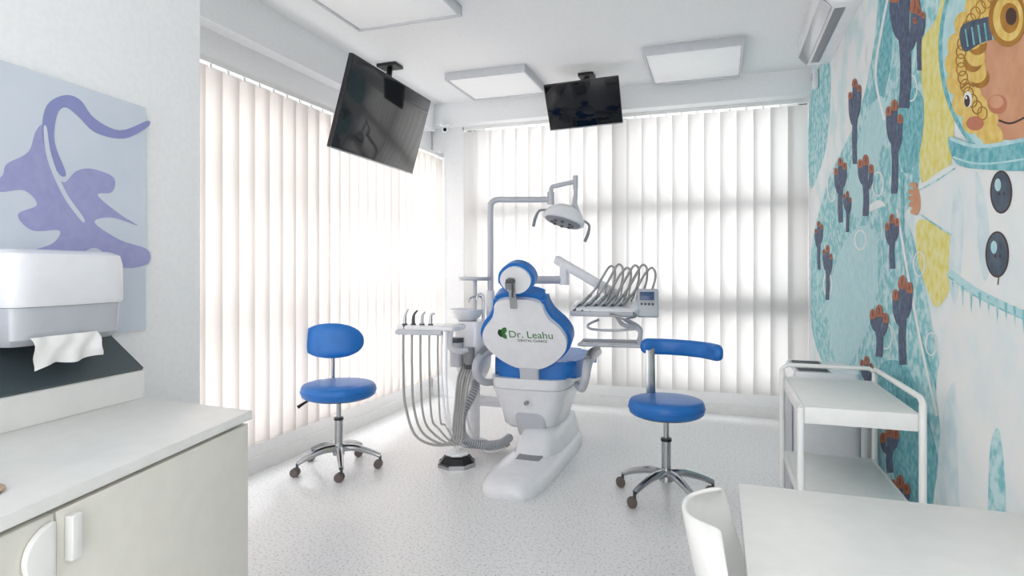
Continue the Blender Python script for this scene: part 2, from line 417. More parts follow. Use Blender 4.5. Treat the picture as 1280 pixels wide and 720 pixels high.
# ------------------------------------------------------------------ stools
def stool(name, loc, rz, rs, seat_z, kind):
    g = G(name, loc, rz)
    bm = bmesh.new(); bw = bmesh.new(); bf = bmesh.new()
    bm_cyl(bm, (0, 0, .085), (0, 0, .15), .036, .03)
    for i in range(5):
        a = 2*math.pi*i/5+.35; c, s = math.cos(a), math.sin(a)
        bm_tube(bm, [(c*.02, s*.02, .125), (c*.10, s*.10, .125), (c*.19, s*.19, .10), (c*.25, s*.25, .075)], .02, 10, rads=[.024, .021, .017, .014])
        e = Vector((c*.25, s*.25, 0)); q = Vector((-s, c, 0)); q = (q*math.cos(i*1.3)+Vector((c, s, 0))*math.sin(i*1.3)); f = Vector((-q.y, q.x, 0))
        bm_cyl(bf, e+Vector((0, 0, .045)), e+Vector((0, 0, .075)), .008)
        bm_box(bf, e+f*.008+Vector((0, 0, .046)), (.02, .02, .016), None, .003)
        w = e+f*.012
        for k in (-1, 1): bm_cyl(bw, w+q*(k*.005)+Vector((0, 0, .026)), w+q*(k*.022)+Vector((0, 0, .026)), .026, .024)
    finish('star_base', bm, 'chrome', g); finish('caster_forks', bf, 'dgrey', g); finish('caster_wheels', bw, 'caster', g)
    cyl('gas_lift_lower', (0, 0, .14), (0, 0, .30), .024, 'chrome', g)
    cyl('gas_lift_rod', (0, 0, .30), (0, 0, seat_z-.085), .014, 'chrome', g)
    cyl('lift_collar', (0, 0, .295), (0, 0, .31), .028, 'black', g)
    z = seat_z
    box('seat_plate', (0, 0, z-.085), (.17, .15, .022), 'black', g)
    lathe('seat_pan', [(0, 0), (rs*.8, 0), (rs*.86, .012), (0, .012)], (0, 0, z-.086), 'black', g)
    lathe('seat_cushion', [(0, 0), (rs*.9, 0), (rs*.975, .012), (rs, .034), (rs*.99, .058), (rs*.95, .074), (rs*.86, .081), (rs*.5, .084), (0, .084)], (0, 0, z-.078), 'blue', g, 48, 60)
    tube('seat_seam', [(rs*1.0*math.cos(i*math.pi/12), rs*1.0*math.sin(i*math.pi/12), z-.04) for i in range(25)], .003, 'blue', g, 6)
    return g
g = stool('dental_stool', (-2.18, 3.125, 0), 0, .222, .515, 0)
bx, by = -.13, .14
dirb = Vector((bx, by, 0)).normalized(); u = Vector((dirb.y, -dirb.x, 0))
tube('back_post', [dirb*.05+Vector((0, 0, .425)), dirb*.20+Vector((0, 0, .42)), dirb*.255+Vector((0, 0, .47)), dirb*.26+Vector((0, 0, .62)), dirb*.245+Vector((0, 0, .74))], .013, 'chrome', g)
pad('back_cushion', .40, .225, .055, -1.2, dirb*.215+Vector((-.02, 0, .75)), (1, .45, 0), (-.1, .1, 1), 'blue', g, e=2.2)
cyl('back_knob', dirb*.262+Vector((0, 0, .66)), dirb*.30+Vector((0, 0, .66)), .016, 'black', g)
tube('height_lever', [(-.06, -.03, .425), (-.14, -.09, .42), (-.19, -.14, .385)], .007, 'black', g, rads=[.006, .006, .011])
tube('tilt_lever', [(-.04, .0, .43), (-.12, -.02, .43), (-.20, -.05, .40)], .006, 'black', g)
g = stool('assistant_stool', (-.264, 3.30, 0), 0, .198, .515, 1)
box('arm_post', (-.095, .13, .60), (.05, .012, .34), 'chrome', g, (math.radians(-4), 0, math.radians(18)), .003)
box('arm_post_foot', (-.05, .08, .425), (.05, .16, .012), 'chrome', g, (0, 0, math.radians(18)), .002)
P = []
for i in range(13):
    a = math.radians(128-i*9.2); P.append((.235*math.cos(a)*1.15+.015, .235*math.sin(a)-.05, .775-.0008*i))
Pc = catmull(P, 4); rings = []
for i, p in enumerate(Pc):
    d = (Pc[min(i+1, len(Pc)-1)]-Pc[max(i-1, 0)]).normalized(); nn = Vector((-d.y, d.x, 0)).normalized()
    e = min(i, len(Pc)-1-i)/5; sc = min(1, math.sqrt(max(.03, 1-(1-min(1, e))**2)))
    ring = []
    for j in range(20):
        t = 2*math.pi*j/20; c, s = math.cos(t), math.sin(t)
        ring.append(p+nn*(.028*sc*math.copysign(abs(c)**.7, c))+Vector((0, 0, .045*sc*math.copysign(abs(s)**.7, s))))
    rings.append(ring)
loft('curved_arm_pad', rings, 'blue', g, 60)

# ------------------------------------------------------------------ dental chair
CX = -1.12
g = G('dental_chair', (CX, 3.6, 0))
bx = .05
loft('base_plate', [rring(bx, .04, .37, 1.34, 0, 4), rring(bx, .04, .375, 1.35, .02, 4), rring(bx, .04, .36, 1.33, .05, 4), rring(bx, .05, .31, 1.28, .072, 4), rring(bx, .06, .24, 1.18, .082, 4)], 'white', g)
loft('base_riser', [rring(bx, .28, .30, .86, .06, 4), rring(bx, .30, .27, .80, .13, 4), rring(bx, .33, .23, .70, .19, 4), rring(bx, .35, .19, .6, .205, 4)], 'white', g)
box('lift_slot', (bx, -.12, .085), (.15, .20, .012), 'grey', g, (math.radians(6), 0, 0), .004)
loft('lift_column', [rring(.0, .22, .20, .34, .15, 5), rring(-.01, .24, .24, .40, .24, 5), rring(-.02, .26, .28, .44, .30, 5)], 'lgrey', g)
loft('seat_housing', [rring(-.03, .30, .30, .42, .19, 5), rring(-.03, .31, .36, .50, .215, 5), rring(-.03, .32, .40, .56, .30, 5), rring(-.03, .33, .47, .62, .40, 5), rring(-.03, .33, .50, .66, .44, 5), rring(-.03, .33, .51, .67, .47, 5), rring(-.03, .33, .52, .68, .52, 5)], 'white', g)
tube('housing_seam', [(x, y, .452) for x, y, _ in rring(-.03, .33, .508, .668, .452, 5)]+[(.224, .33, .452)], .003, 'lgrey', g, 6, False)
cyl('service_button', (-.02, -.012, .37), (-.02, .02, .37), .012, 'grey', g)
seat = [(-.22, .06), (-.28, .16), (-.285, .34), (-.27, .56), (-.22, .74), (0, .78), (.22, .74), (.27, .56), (.285, .34), (.28, .16), (.22, .06), (0, .02)]
prism('seat_cushion', seat, (0, 0, .575), (1, 0, 0), (0, 1, 0), .11, 'blue', g, bev=.045, seg=5)
leg = [(-.21, .0), (-.22, .2), (-.20, .42), (-.15, .56), (0, .60), (.15, .56), (.20, .42), (.22, .2), (.21, .0), (0, -.03)]
prism('leg_cushion', leg, (0, .76, .575), (1, 0, 0), (0, 1, -.16), .09, 'blue', g, bev=.04, seg=5)
prism('leg_shell', [(a*.85, b*.95) for a, b in leg], (0, .76, .525), (1, 0, 0), (0, 1, -.16), .03, 'white', g, bev=.01, seg=3)
tl = math.radians(28); ub = Vector((0, -math.sin(tl), math.cos(tl))); ob = Vector((0, .03, .60))
half = [(0, 0), (.09, .01), (.185, .07), (.255, .155), (.270, .235), (.240, .31), (.185, .375), (.16, .43), (.145, .485), (.085, .515), (0, .52)]
outl = half+[(-a, b) for a, b in half[1:-1][::-1]]
nb = Vector((1, 0, 0)).cross(ub)
if nb.y > 0: nb = -nb
prism('back_cushion', [(a*1.07, b*1.045-.008) for a, b in outl], ob-nb*.035, (1, 0, 0), ub, .085, 'blue', g, bev=.036, seg=5)
prism('back_shell', [(a*.985, b*.965+.006) for a, b in outl], ob+nb*.022, (1, 0, 0), ub, .04, 'white', g, bev=.017, seg=4)
prism('back_support', [(-.065, -.19), (.065, -.19), (.06, .0), (.05, .14), (-.05, .14), (-.06, .0)], ob+nb*.02, (1, 0, 0), Vector((0, -.18, 1)), .05, 'lgrey', g, bev=.012, seg=3, sm=False)
hc = Vector((.02, -.30, 1.155)); uh = Vector((0, -.30, 1)).normalized(); nh = Vector((0, -1, -.3)).normalized()
oval = [(.104*math.cos(a)*(1+.06*math.cos(2*a)), .096*math.sin(a)) for a in [2*math.pi*i/16 for i in range(16)]]
prism('headrest_cushion', oval, hc-nh*.02, (1, 0, 0), uh, .07, 'blue', g, bev=.03, seg=5)
prism('headrest_shell', [(a*.84, b*.84-.003) for a, b in oval], hc+nh*.02, (1, 0, 0), uh, .025, 'white', g, bev=.01, seg=3)
box('headrest_slide', hc+nh*.03-uh*.08+Vector((-.025, 0, 0)), (.042, .018, .19), 'chrome', g, (math.radians(17), 0, 0), .004)
box('headrest_joint', hc+nh*.045-uh*.03+Vector((-.03, 0, 0)), (.055, .03, .05), 'grey', g, (math.radians(17), 0, 0), .008)
cyl('headrest_knob', hc+nh*.06+Vector((-.045, 0, 0)), hc+nh*.06+Vector((.005, 0, 0)), .012, 'dgrey', g)
tube('headrest_lever', [hc+nh*.055+Vector((-.01, 0, -.02)), hc+nh*.065+Vector((-.005, 0, -.05)), hc+nh*.06+Vector((-.008, 0, -.09))], .006, 'dgrey', g)
for sx, nm in ((1, 'right'), (-1, 'left')):
    tube('armrest_'+nm, [(sx*.26, .20, .47), (sx*.32, .07, .47), (sx*.355, .0, .54), (sx*.36, .03, .61), (sx*.355, .14, .645), (sx*.35, .32, .655), (sx*.35, .46, .65)], .026, 'lgrey', g, 14, rads=[.022, .024, .026, .028, .030, .030, .022])
    tube('armrest_pad_'+nm, [(sx*.357, .06, .655), (sx*.352, .2, .682), (sx*.35, .42, .675)], .02, 'grey', g, 12)
fc = bpy.data.curves.new('logo_text', 'FONT'); fc.body = 'Dr. Leahu'; fc.size = .070; fc.align_x = 'CENTER'; fc.extrude = .0006
fc.materials.append(M['green']); fo = bpy.data.objects.new('logo_text', fc); COL.objects.link(fo); fo.parent = g.e
R = Matrix((Vector((1, 0, 0)), ub, nb)).transposed()
fo.matrix_local = Matrix.Translation(ob+nb*.0428+ub*.24+Vector((.05, 0, 0))) @ R.to_4x4()
fc = bpy.data.curves.new('logo_subtext', 'FONT'); fc.body = 'DENTAL CLINICS'; fc.size = .024; fc.align_x = 'CENTER'; fc.extrude = .0006
fc.materials.append(M['logodark']); fo = bpy.data.objects.new('logo_subtext', fc); COL.objects.link(fo); fo.parent = g.e
fo.matrix_local = Matrix.Translation(ob+nb*.0428+ub*.212+Vector((.055, 0, 0))) @ R.to_4x4()
for k, (a, b) in enumerate([(-.118, .285), (-.142, .266), (-.122, .25)]):
    leafp = [(0, -.026), (.016, -.005), (.014, .016), (0, .030), (-.014, .016), (-.016, -.005)]
    an = -.6+k*.6; q = [(a+x*math.cos(an)-y*math.sin(an), b+x*math.sin(an)+y*math.cos(an)) for x, y in leafp]
    prism('logo_leaf_%d' % k, q, ob+nb*.0428, (1, 0, 0), ub, .0012, 'green' if k != 1 else 'logodark', g)

# ------------------------------------------------------------------ dental unit column (cuspidor)
UX, UY = -1.60, 3.86
g = G('dental_cuspidor_unit', (UX, UY, 0))
lathe('floor_flange', [(0, 0), (.10, 0), (.10, .02), (.06, .035), (0, .035)], (0, 0, 0), 'lgrey', g)
cyl('post', (0, 0, .03), (0, 0, .52), .042, 'white', g)
loft('body', [rring(0, 0, .14, .18, .46, 4), rring(0, 0, .19, .25, .52, 4), rring(0, 0, .21, .28, .66, 4), rring(0, 0, .21, .28, .82, 4), rring(0, 0, .18, .25, .855, 4)], 'white', g)
cyl('filter_canister', (-.06, -.16, .56), (-.06, -.16, .72), .045, 'lgrey', g); cyl('filter_cap', (-.06, -.16, .72), (-.06, -.16, .75), .048, 'dgrey', g)
cyl('valve_canister', (.04, -.17, .58), (.04, -.17, .69), .032, 'grey', g); cyl('valve_base', (.04, -.17, .55), (.04, -.17, .58), .036, 'dgrey', g)
lathe('bowl', [(0, 0), (.05, 0), (.09, .03), (.118, .07), (.122, .085), (.112, .085), (.085, .04), (.03, .018), (0, .016)], (-.04, -.03, .85), 'white', g, 40, 60)
tube('bowl_rinse_tap', [(.05, .04, .85), (.05, .04, .99), (.03, .02, 1.02), (-.02, -.01, 1.01), (-.035, -.02, .98)], .007, 'chrome', g)
tube('cup_filler_tap', [(.08, -.02, .85), (.08, -.02, 1.0), (.07, -.04, 1.04), (.06, -.08, 1.03), (.06, -.085, 1.0)], .008, 'white', g)
cyl('tray_post', (.0, .02, .85), (.0, .02, 1.13), .014, 'lgrey', g)
lathe('round_tray', [(0, 0), (.10, 0), (.112, .012), (.112, .024), (.105, .024), (.098, .008), (0, .008)], (0, .02, 1.13), 'lgrey', g)
dh = [(.02, .0, .48), (.06, -.14, .40), (.02, -.25, .25), (.06, -.30, .12), (.16, -.22, .07), (.24, -.12, .06), (.26, -.0, .07)]
tube('drain_hose', dh, .026, 'grey', g, 12)
bm = bmesh.new()
Pt = catmull(dh, 10)
for i in range(0, len(Pt)-1):
    d = (Pt[i+1]-Pt[i]).normalized(); bm_cyl(bm, Pt[i]-d*.004, Pt[i]+d*.004, .030, seg=14)
finish('drain_hose_ribs', bm, 'lgrey', g)
for k in range(3):
    tube('supply_hose_%d' % k, [(-.05+k*.03, -.10, .50), (-.06+k*.03, -.14, .3), (-.02+k*.04, -.18, .12), (.10+k*.04, -.12-.05*k, .03), (.27, -.02-.04*k, .03)], .007, ['hose', 'wood', 'white'][k], g)
box('link_beam', (.14, .03, .30), (.24, .07, .07), 'white', g, None, .015)

# assistant tray
g = G('assistant_instrument_tray', (-1.72, 3.40, .84), world=True)
prism('tray', [(-.20, -.07), (.17, -.10), (.20, -.05), (.20, .10), (-.14, .10), (-.21, .02)], (-1.72, 3.44, .842), (1, .15, 0), (-.15, 1, 0), .035, 'white', g, bev=.012, seg=3, sm=False)
box('holder_rail', (-1.76, 3.36, .815), (.30, .05, .03), 'lgrey', g, (0, 0, .15), .006)
tube('arm', [(-1.60, 3.47, .82), (-1.61, 3.49, .72), (-1.58, 3.56, .68), (-1.57, 3.72, .67)], .02, 'white', g, 12)
for k in range(4):
    x = -1.86+.055*k; y = 3.36+.01*k
    cyl('holder_ring_%d' % k, (x, y, .835), (x, y, .868), .016, 'dgrey', g)
    tube('nozzle_%d' % k, [(x, y, .80), (x, y, .89), (x+.004, y+.004, .925), (x+.018+.006*(k % 2), y+.01, .96-.01*k)], .009, ['chrome', 'dgrey', 'lgrey', 'chrome'][k], g, rads=[.012, .011, .008, .006])
fxb, fyb = -1.53, 3.42
for k in range(5):
    x = -1.87+.055*k; y = 3.36+.01*k
    tube('suction_hose_%d' % k, [(x, y, .81), (x+.005, y-.01, .60), (x+.02, y-.01, .36-.02*k), (x+.10-.012*k, y+.0, .16+.02*k), (fxb-.05+.02*k, fyb-.02, .13), (fxb-.03+.015*k, fyb+.03, .30), (-1.61+.02*k, 3.62, .50), (-1.61+.02*k, 3.74, .58)], .0085-.0006*k, 'hose', g, 8)
for k in range(2):
    tube('drop_hose_%d' % k, [(-1.62+.03*k, 3.40, .82), (-1.62+.03*k, 3.39, .55), (-1.59+.02*k, 3.40, .25), (fxb-.01+.02*k, fyb, .09)], .007, 'white', g, 8)
g = G('foot_control', (fxb, fyb, 0))
lathe('body', [(0, 0), (.115, 0), (.118, .012), (.11, .022), (.085, .055), (.075, .062), (0, .062)], (0, 0, 0), 'black', g, 8, 10)
lathe('chrome_ring', [(.119, .0), (.124, .0), (.124, .016), (.117, .024), (.115, .020)], (0, 0, 0), 'chrome', g, 8, 10)
lathe('pedal', [(0, 0), (.07, 0), (.078, .008), (.07, .018), (0, .022)], (0, 0, .064), 'white', g, 8, 15)

# ------------------------------------------------------------------ operating light
g = G('dental_operating_light', (-1.50, 3.92, 0), world=True)
lx, ly = -1.50, 3.92
cyl('pole_socket', (lx, ly, .84), (lx, ly, 1.06), .028, 'white', g)
tube('pole', [(lx, ly, .9), (lx, ly, 1.3), (lx, ly, 1.62), (lx+.01, ly+.003, 1.67), (lx+.05, ly+.01, 1.69), (lx+.12, ly+.03, 1.69), (lx+.40, ly+.12, 1.69)], .021, 'lgrey', g, 14)
e1 = Vector((lx+.40, ly+.12, 1.69))
cyl('elbow', e1+Vector((0, 0, -.035)), e1+Vector((0, 0, .05)), .026, 'lgrey', g)
e2 = Vector((-.93, 4.06, 1.81))
tube('spring_arm', [e1+Vector((0, 0, .05)), e1+Vector((.01, 0, .085)), e1+Vector((.05, 0, .095)), e2], .016, 'lgrey', g, 10)
cyl('head_pivot', e2+Vector((0, 0, .04)), e2+Vector((0, 0, -.05)), .018, 'lgrey', g)
tube('yoke_drop', [e2+Vector((0, 0, -.02)), e2+Vector((0, 0, -.12)), e2+Vector((-.02, -.02, -.18))], .014, 'lgrey', g)
hc = Vector((-.99, 3.98, 1.555))
ax = Vector((-.22, -.40, -1)).normalized()
u = Vector((1, .25, -.22)); u = (u-ax*u.dot(ax)).normalized(); v = ax.cross(u)
rings = []
for k, (rx, ry, h) in enumerate([(.01, .01, -.085), (.07, .05, -.08), (.115, .075, -.05), (.14, .09, -.01), (.145, .092, .025), (.135, .085, .03)]):
    rings.append([hc+u*(rx*math.cos(2*math.pi*j/36))+v*(ry*math.sin(2*math.pi*j/36))+ax*h for j in range(36)])
loft('lamp_head', rings, 'white', g, 50)
rings = [[hc+u*(rx*math.cos(2*math.pi*j/36))+v*(ry*math.sin(2*math.pi*j/36))+ax*h for j in range(36)] for rx, ry, h in [(.125, .076, .028), (.12, .072, .040), (.08, .05, .046)]]
loft('lens', rings, 'grey', g, 50)
bm = bmesh.new()
for i in range(8):
    a = 2*math.pi*i/8; c = hc+u*(.07*math.cos(a))+v*(.042*math.sin(a))+ax*.046; bm_cyl(bm, c, c+ax*.006, .012, seg=12)
finish('led_cells', bm, 'dgrey', g)
for s in (-1, 1):
    tube('handle_%d' % (s+1), [hc+u*(.13*s)-ax*.02, hc+u*(.175*s)+ax*.0, hc+u*(.185*s)+ax*.06, hc+u*(.18*s)+ax*.12], .01, 'grey', g, rads=[.008, .008, .011, .011])
tube('head_bracket', [hc+u*.1-ax*.04, e2+Vector((.0, -.01, -.16)), e2+Vector((0, 0, -.1))], .016, 'lgrey', g)

# ------------------------------------------------------------------ instrument delivery unit
g = G('instrument_delivery_unit', (-.673, 3.786, .95), world=True)
tube('swing_arm', [(-1.455, 3.955, 1.135), (-1.35, 3.98, 1.135), (-1.10, 4.02, 1.135), (-1.0, 4.03, 1.135)], .028, 'lgrey', g)
cyl('arm_joint', (-1.0, 4.03, 1.10), (-1.0, 4.03, 1.25), .034, 'white', g)
a = Vector((-1.07, 4.05, 1.28)); b = Vector((-.66, 3.93, 1.06)); d = (b-a)
R = Matrix((d.normalized(), Vector((0, 0, 1)).cross(d).normalized(), d.normalized().cross(Vector((0, 0, 1)).cross(d).normalized()))).transposed()
box('parallel_arm', (a+b)/2, (d.length, .055, .065), 'white', g, R, .02, 3)
cyl('head_joint', b+Vector((0, 0, -.12)), b+Vector((0, 0, .02)), .034, 'white', g)
D = Vector((-.675, 3.79, 0))
prism('tray_head', [(-.21, -.12), (.17, -.15), (.21, -.10), (.21, .10), (.15, .15), (-.15, .15), (-.20, .10)], D+Vector((0, 0, .965)), (1, .1, 0), (-.1, 1, .18), .055, 'white', g, bev=.018, seg=3, sm=False)
prism('silicone_mat', [(-.18, -.10), (.16, -.12), (.16, .02), (-.17, .03)], D+Vector((0, -.005, .992)), (1, .1, 0), (-.1, 1, .18), .008, 'lgrey', g, bev=.002, seg=2, sm=False)
box('instrument_cradle', D+Vector((-.0, -.14, .935)), (.38, .05, .03), 'lgrey', g, (0, 0, .1), .008)
bh = bmesh.new(); bt = bmesh.new(); bd = bmesh.new()
for i in range(6):
    x0 = -.175+.050*i; y0 = -.15+.006*i; hh = .012*math.sin(i*2.2)
    p = [D+Vector((x0, y0, .945)), D+Vector((x0+.035, y0+.05, .985)), D+Vector((x0+.085, y0+.12, 1.045))]
    bm_tube(bd, p[:2], .01, 10, False, rads=[.006, .012]); bm_tube(bt, p[1:], .011, 10, False)
    bm_tube(bh, [p[2], D+Vector((x0+.12, y0+.16, 1.10)), D+Vector((x0+.155, y0+.20, 1.17)), D+Vector((x0+.18, y0+.22, 1.215+hh)), D+Vector((x0+.20, y0+.23, 1.228+hh)), D+Vector((x0+.22, y0+.23, 1.20+hh)), D+Vector((x0+.215, y0+.225, 1.12)), D+Vector((x0+.17, y0+.21, .99))], .0075, 8)
    bm_tube(bt, [D+Vector((x0+.10, y0+.24, 1.0)), D+Vector((x0+.12, y0+.24, 1.12)), D+Vector((x0+.17, y0+.235, 1.205+hh))], .005, 8)
finish('handpiece_tips', bd, 'dgrey', g); finish('handpieces', bt, 'chrome', g, 50); finish('handpiece_hoses', bh, 'hose', g, 60)
box('control_panel', D+Vector((.265, -.03, 1.0)), (.125, .035, .175), 'lgrey', g, (math.radians(-12), 0, math.radians(8)), .01, 3)
box('control_screen', D+Vector((.262, -.052, 1.045)), (.085, .006, .05), 'lcd', g, (math.radians(-12), 0, math.radians(8)), .002)
bm = bmesh.new()
for i in range(4):
    for j in range(3):
        bm_box(bm, D+Vector((.230+.022*i, -.049+.006*j, .995-.026*j)), (.014, .012, .014), (math.radians(-12), 0, math.radians(8)), .002)
finish('control_buttons', bm, 'dgrey', g)
tube('panel_neck', [D+Vector((.19, .02, .96)), D+Vector((.24, .0, .95))], .018, 'white', g)
tube('pull_handle', [D+Vector((.17, -.10, .95)), D+Vector((.21, -.16, .93)), D+Vector((.15, -.20, .92)), D+Vector((.06, -.18, .935))], .009, 'chrome', g)
c = D+Vector((.03, .02, .735))
prism('lower_tray', [(-.17, -.11), (.17, -.11), (.17, .11), (-.17, .11)], c, (1, .1, 0), (-.1, 1, 0), .008, 'chrome', g, bev=.002, seg=2, sm=False)
q = []
for x, y in [(-.185, -.125), (.185, -.125), (.185, .125), (-.185, .125), (-.185, -.125)]: q.append(c+Vector((x-.1*y, y+.1*x, .006)))
tube('tray_rim', q, .011, 'lgrey', g, 10, False)
tube('tray_support', [c+Vector((.16, .10, .0)), c+Vector((.17, .10, .09)), c+Vector((.10, .08, .14)), c+Vector((.02, .04, .2))], .015, 'lgrey', g)
tube('tray_support_front', [c+Vector((.185, -.10, .0)), c+Vector((.19, -.10, .10)), c+Vector((.08, -.04, .13)), c+Vector((.03, 0, .19))], .013, 'lgrey', g)
tube('tray_hoop', [c+Vector((-.08, .02, .15)), c+Vector((-.14, -.02, .12)), c+Vector((-.10, -.10, .10)), c+Vector((.05, -.13, .10)), c+Vector((.16, -.10, .11))], .008, 'lgrey', g)

# ------------------------------------------------------------------ trolley
g = G('utility_trolley', (.43, 2.48, 0), world=True)
x0, x1, y0, y1 = .255, .60, 2.19, 2.80
bm = bmesh.new()
for x in (x0, x1):
    for y in (y0, y1):
        bm_cyl(bm, (x, y, .07), (x, y, .78 if y == y1 or x == x1 else .75), .011)
bm_tube(bm, [(x1, y0, .74), (x1, y0, .785), (x1, y0+.02, .80), (x1, y1-.02, .80), (x1, y1, .785), (x1, y1, .74)], .010, 10, False)
bm_tube(bm, [(x0, y1, .74), (x0, y1, .785), (x0+.02, y1, .80), (x1-.02, y1, .80), (x1, y1, .785)], .009, 10, False)
finish('frame', bm, 'whitem', g, 50)
def tray(nm, z, h=.055):
    bm = bmesh.new(); xa, xb, ya, yb = x0+.01, x1-.01, y0+.01, y1-.01
    bm_box(bm, ((xa+xb)/2, (ya+yb)/2, z), (xb-xa, yb-ya, .01), None, .002)
    for c, s in ((((xa+xb)/2, ya, z-h/2+.006), (xb-xa, .01, h)), (((xa+xb)/2, yb, z-h/2+.006), (xb-xa, .01, h)), ((xa, (ya+yb)/2, z-h/2+.006), (.01, yb-ya, h)), ((xb, (ya+yb)/2, z-h/2+.006), (.01, yb-ya, h))):
        bm_box(bm, c, s, None, .002)
    finish(nm, bm, 'whitem', g)
tray('shelf_top', .745); tray('shelf_middle', .43, .04); tray('shelf_bottom', .16, .04)
bm = bmesh.new()
for x in (x0, x1):
    for y in (y0, y1):
        bm_cyl(bm, (x-.012, y, .035), (x+.012, y, .035), .035)
finish('casters', bm, 'dgrey', g)

# air purifier
g = G('air_purifier', (.455, 3.17, 0))
loft('body', [rring(0, 0, .26, .38, .0, 8), rring(0, 0, .28, .40, .02, 8), rring(0, 0, .28, .40, .72, 8), rring(0, 0, .27, .39, .745, 8)], 'white', g)
bm = bmesh.new()
for i in range(9): bm_box(bm, (-.05, -.14+.035*i, .748), (.12, .020, .006), None, .001)
finish('vent_grille', bm, 'dgrey', g)
box('vent_frame', (-.05, 0, .743), (.14, .34, .006), 'grey', g)
box('rating_label', (.06, -.201, .30), (.07, .003, .14), 'paper', g, None, .0)
box('label_print', (.06, -.2035, .33), (.045, .002, .05), 'grey', g, None, .0)
box('front_panel', (-.141, 0, .4), (.004, .34, .56), 'lgrey', g)

# ------------------------------------------------------------------ table and shell chair
g = G('white_desk', (.35, .75, 0), world=True)
box('desk_top', (.349, .77, .7375), (.62, 1.19, .025), 'ctop', g, None, .003)
for nm, x, y in (('leg_1', .07, 1.33), ('leg_2', .62, 1.33), ('leg_3', .07, .21), ('leg_4', .62, .21)):
    cyl(nm, (x, y, 0), (x, y, .726), .018, 'whitem', g)
box('apron', (.349, 1.33, .70), (.5, .02, .05), 'whitem', g, None, .002)

g = G('shell_chair', (.18, 1.04, 0))
prof = [(.24, .425, .18), (.20, .445, .185), (.10, .44, .195), (0, .435, .20), (-.09, .445, .205), (-.145, .485, .205), (-.175, .56, .20), (-.195, .65, .195), (-.215, .73, .185), (-.228, .785, .155), (-.235, .815, .09)]
bm = bmesh.new(); rows = []
Pp = catmull([(a, b, c) for a, b, c in prof], 4)
for i, p in enumerate(Pp):
    row = []; s = i/(len(Pp)-1)
    for j in range(17):
        t = j/8-1; y = p.z*t; wrap = abs(t)**2.5
        ax_ = .06*wrap*max(0, min(1, (s-.35)*3)); az = .035*wrap*(1-max(0, min(1, (s-.45)*3)))
        row.append(bm.verts.new((p.x+ax_, y, p.y+az)))
    rows.append(row)
for i in range(len(rows)-1):
    for j in range(16): bm.faces.new([rows[i][j], rows[i][j+1], rows[i+1][j+1], rows[i+1][j]])
o = finish('seat_shell', bm, 'ctop', g, 80)
md = o.modifiers.new('sol', 'SOLIDIFY'); md.thickness = .008; md.offset = 0
md = o.modifiers.new('bev', 'SUBSURF'); md.levels = 1; md.render_levels = 1
for i, (sx, sy) in enumerate(((1, 1), (1, -1), (-1, 1), (-1, -1))):
    cyl('leg_%d' % (i+1), (sx*.10+.02, sy*.10, .435), (sx*.19+.02, sy*.20, 0), .014, 'whitem', g, .010)
tube('under_frame', [(.12, .10, .42), (.12, -.10, .42), (-.08, -.10, .42), (-.08, .10, .42), (.12, .10, .42)], .008, 'chrome', g, 8, False)

# ------------------------------------------------------------------ mural on right wall
PR = Vector((XR, 0, 0)); DR = Vector((0, 1, 0)); NR = Vector((-1, 0, 0))
def mm(k, c, c2=None, sc=25, lo=.35, hi=.65): M[k] = mat('mural_'+k, c, .75, rgb2=c2, scale=sc, lo=lo, hi=hi, detail=8)
mm('teal', (128, 196, 203), (200, 229, 231), 26, .42, .60); mm('teald', (84, 168, 180), (146, 204, 210), 40); mm('ltb', (178, 219, 224), (194, 228, 232))
mm('yel', (228, 216, 108), (236, 230, 168), 30); mm('navy', (62, 76, 104), (94, 108, 134), 50); mm('brown', (160, 94, 68), (186, 118, 90), 50)
mm('skin', (206, 148, 112), (218, 162, 126), 14); mm('blond', (222, 184, 88), (236, 208, 124), 30); mm('gold', (182, 128, 40), (162, 108, 30), 20)
mm('suit', (240, 242, 240), (230, 238, 239), 8); mm('suitsh', (206, 226, 230), (228, 238, 240), 14); mm('slate', (58, 74, 92), (84, 98, 114), 20)
mm('blush', (196, 120, 88), (202, 128, 98)); mm('dkb', (70, 44, 34)); mm('pale', (240, 243, 243), (214, 234, 236), 5, .45, .62)
M['mwhite'] = mat('mural_white', (240, 243, 243), .75); mm('glass', (158, 210, 216), (206, 232, 234), 12)
keys = ['teal', 'teald', 'ltb', 'yel', 'navy', 'brown', 'skin', 'blond', 'gold', 'suit', 'suitsh', 'slate', 'blush', 'dkb', 'mwhite', 'glass', 'pale']
bm = bmesh.new()
def ms(pts, layer, k, smooth=True): mural_shape(bm, pts, PR, DR, NR, layer, keys.index(k), smooth)
def ell(cx, cy, rx, ry, layer, k, rot=0, n=16):
    ms([(cx+rx*math.cos(a)*math.cos(rot)-ry*math.sin(a)*math.sin(rot), cy+rx*math.cos(a)*math.sin(rot)+ry*math.sin(a)*math.cos(rot)) for a in [2*math.pi*i/n for i in range(n)]], layer, k)
def line(pts, w, layer, k):
    P = catmull([Vector((a, b, 0)) for a, b in pts], 6); rows = []
    for i, p in enumerate(P):
        d = (P[min(i+1, len(P)-1)]-P[max(i-1, 0)]).normalized(); n = Vector((-d.y, d.x, 0))*w/2; r = []
        for q in (p+n, p-n):
            t, z = on_line(q.x, q.y, PR, DR); r.append(bm.verts.new(PR+DR*t+NR*(.0006+layer*STEP)+Vector((0, 0, z))))
        rows.append(r)
    for a, b in zip(rows, rows[1:]):
        f = bm.faces.new([a[0], b[0], b[1], a[1]]); f.material_index = keys.index(k)
def ring(cx, cy, rx, ry, w, layer, k):
    line([(cx+rx*math.cos(a), cy+ry*math.sin(a)) for a in [2*math.pi*i/14 for i in range(15)]], w, layer, k)
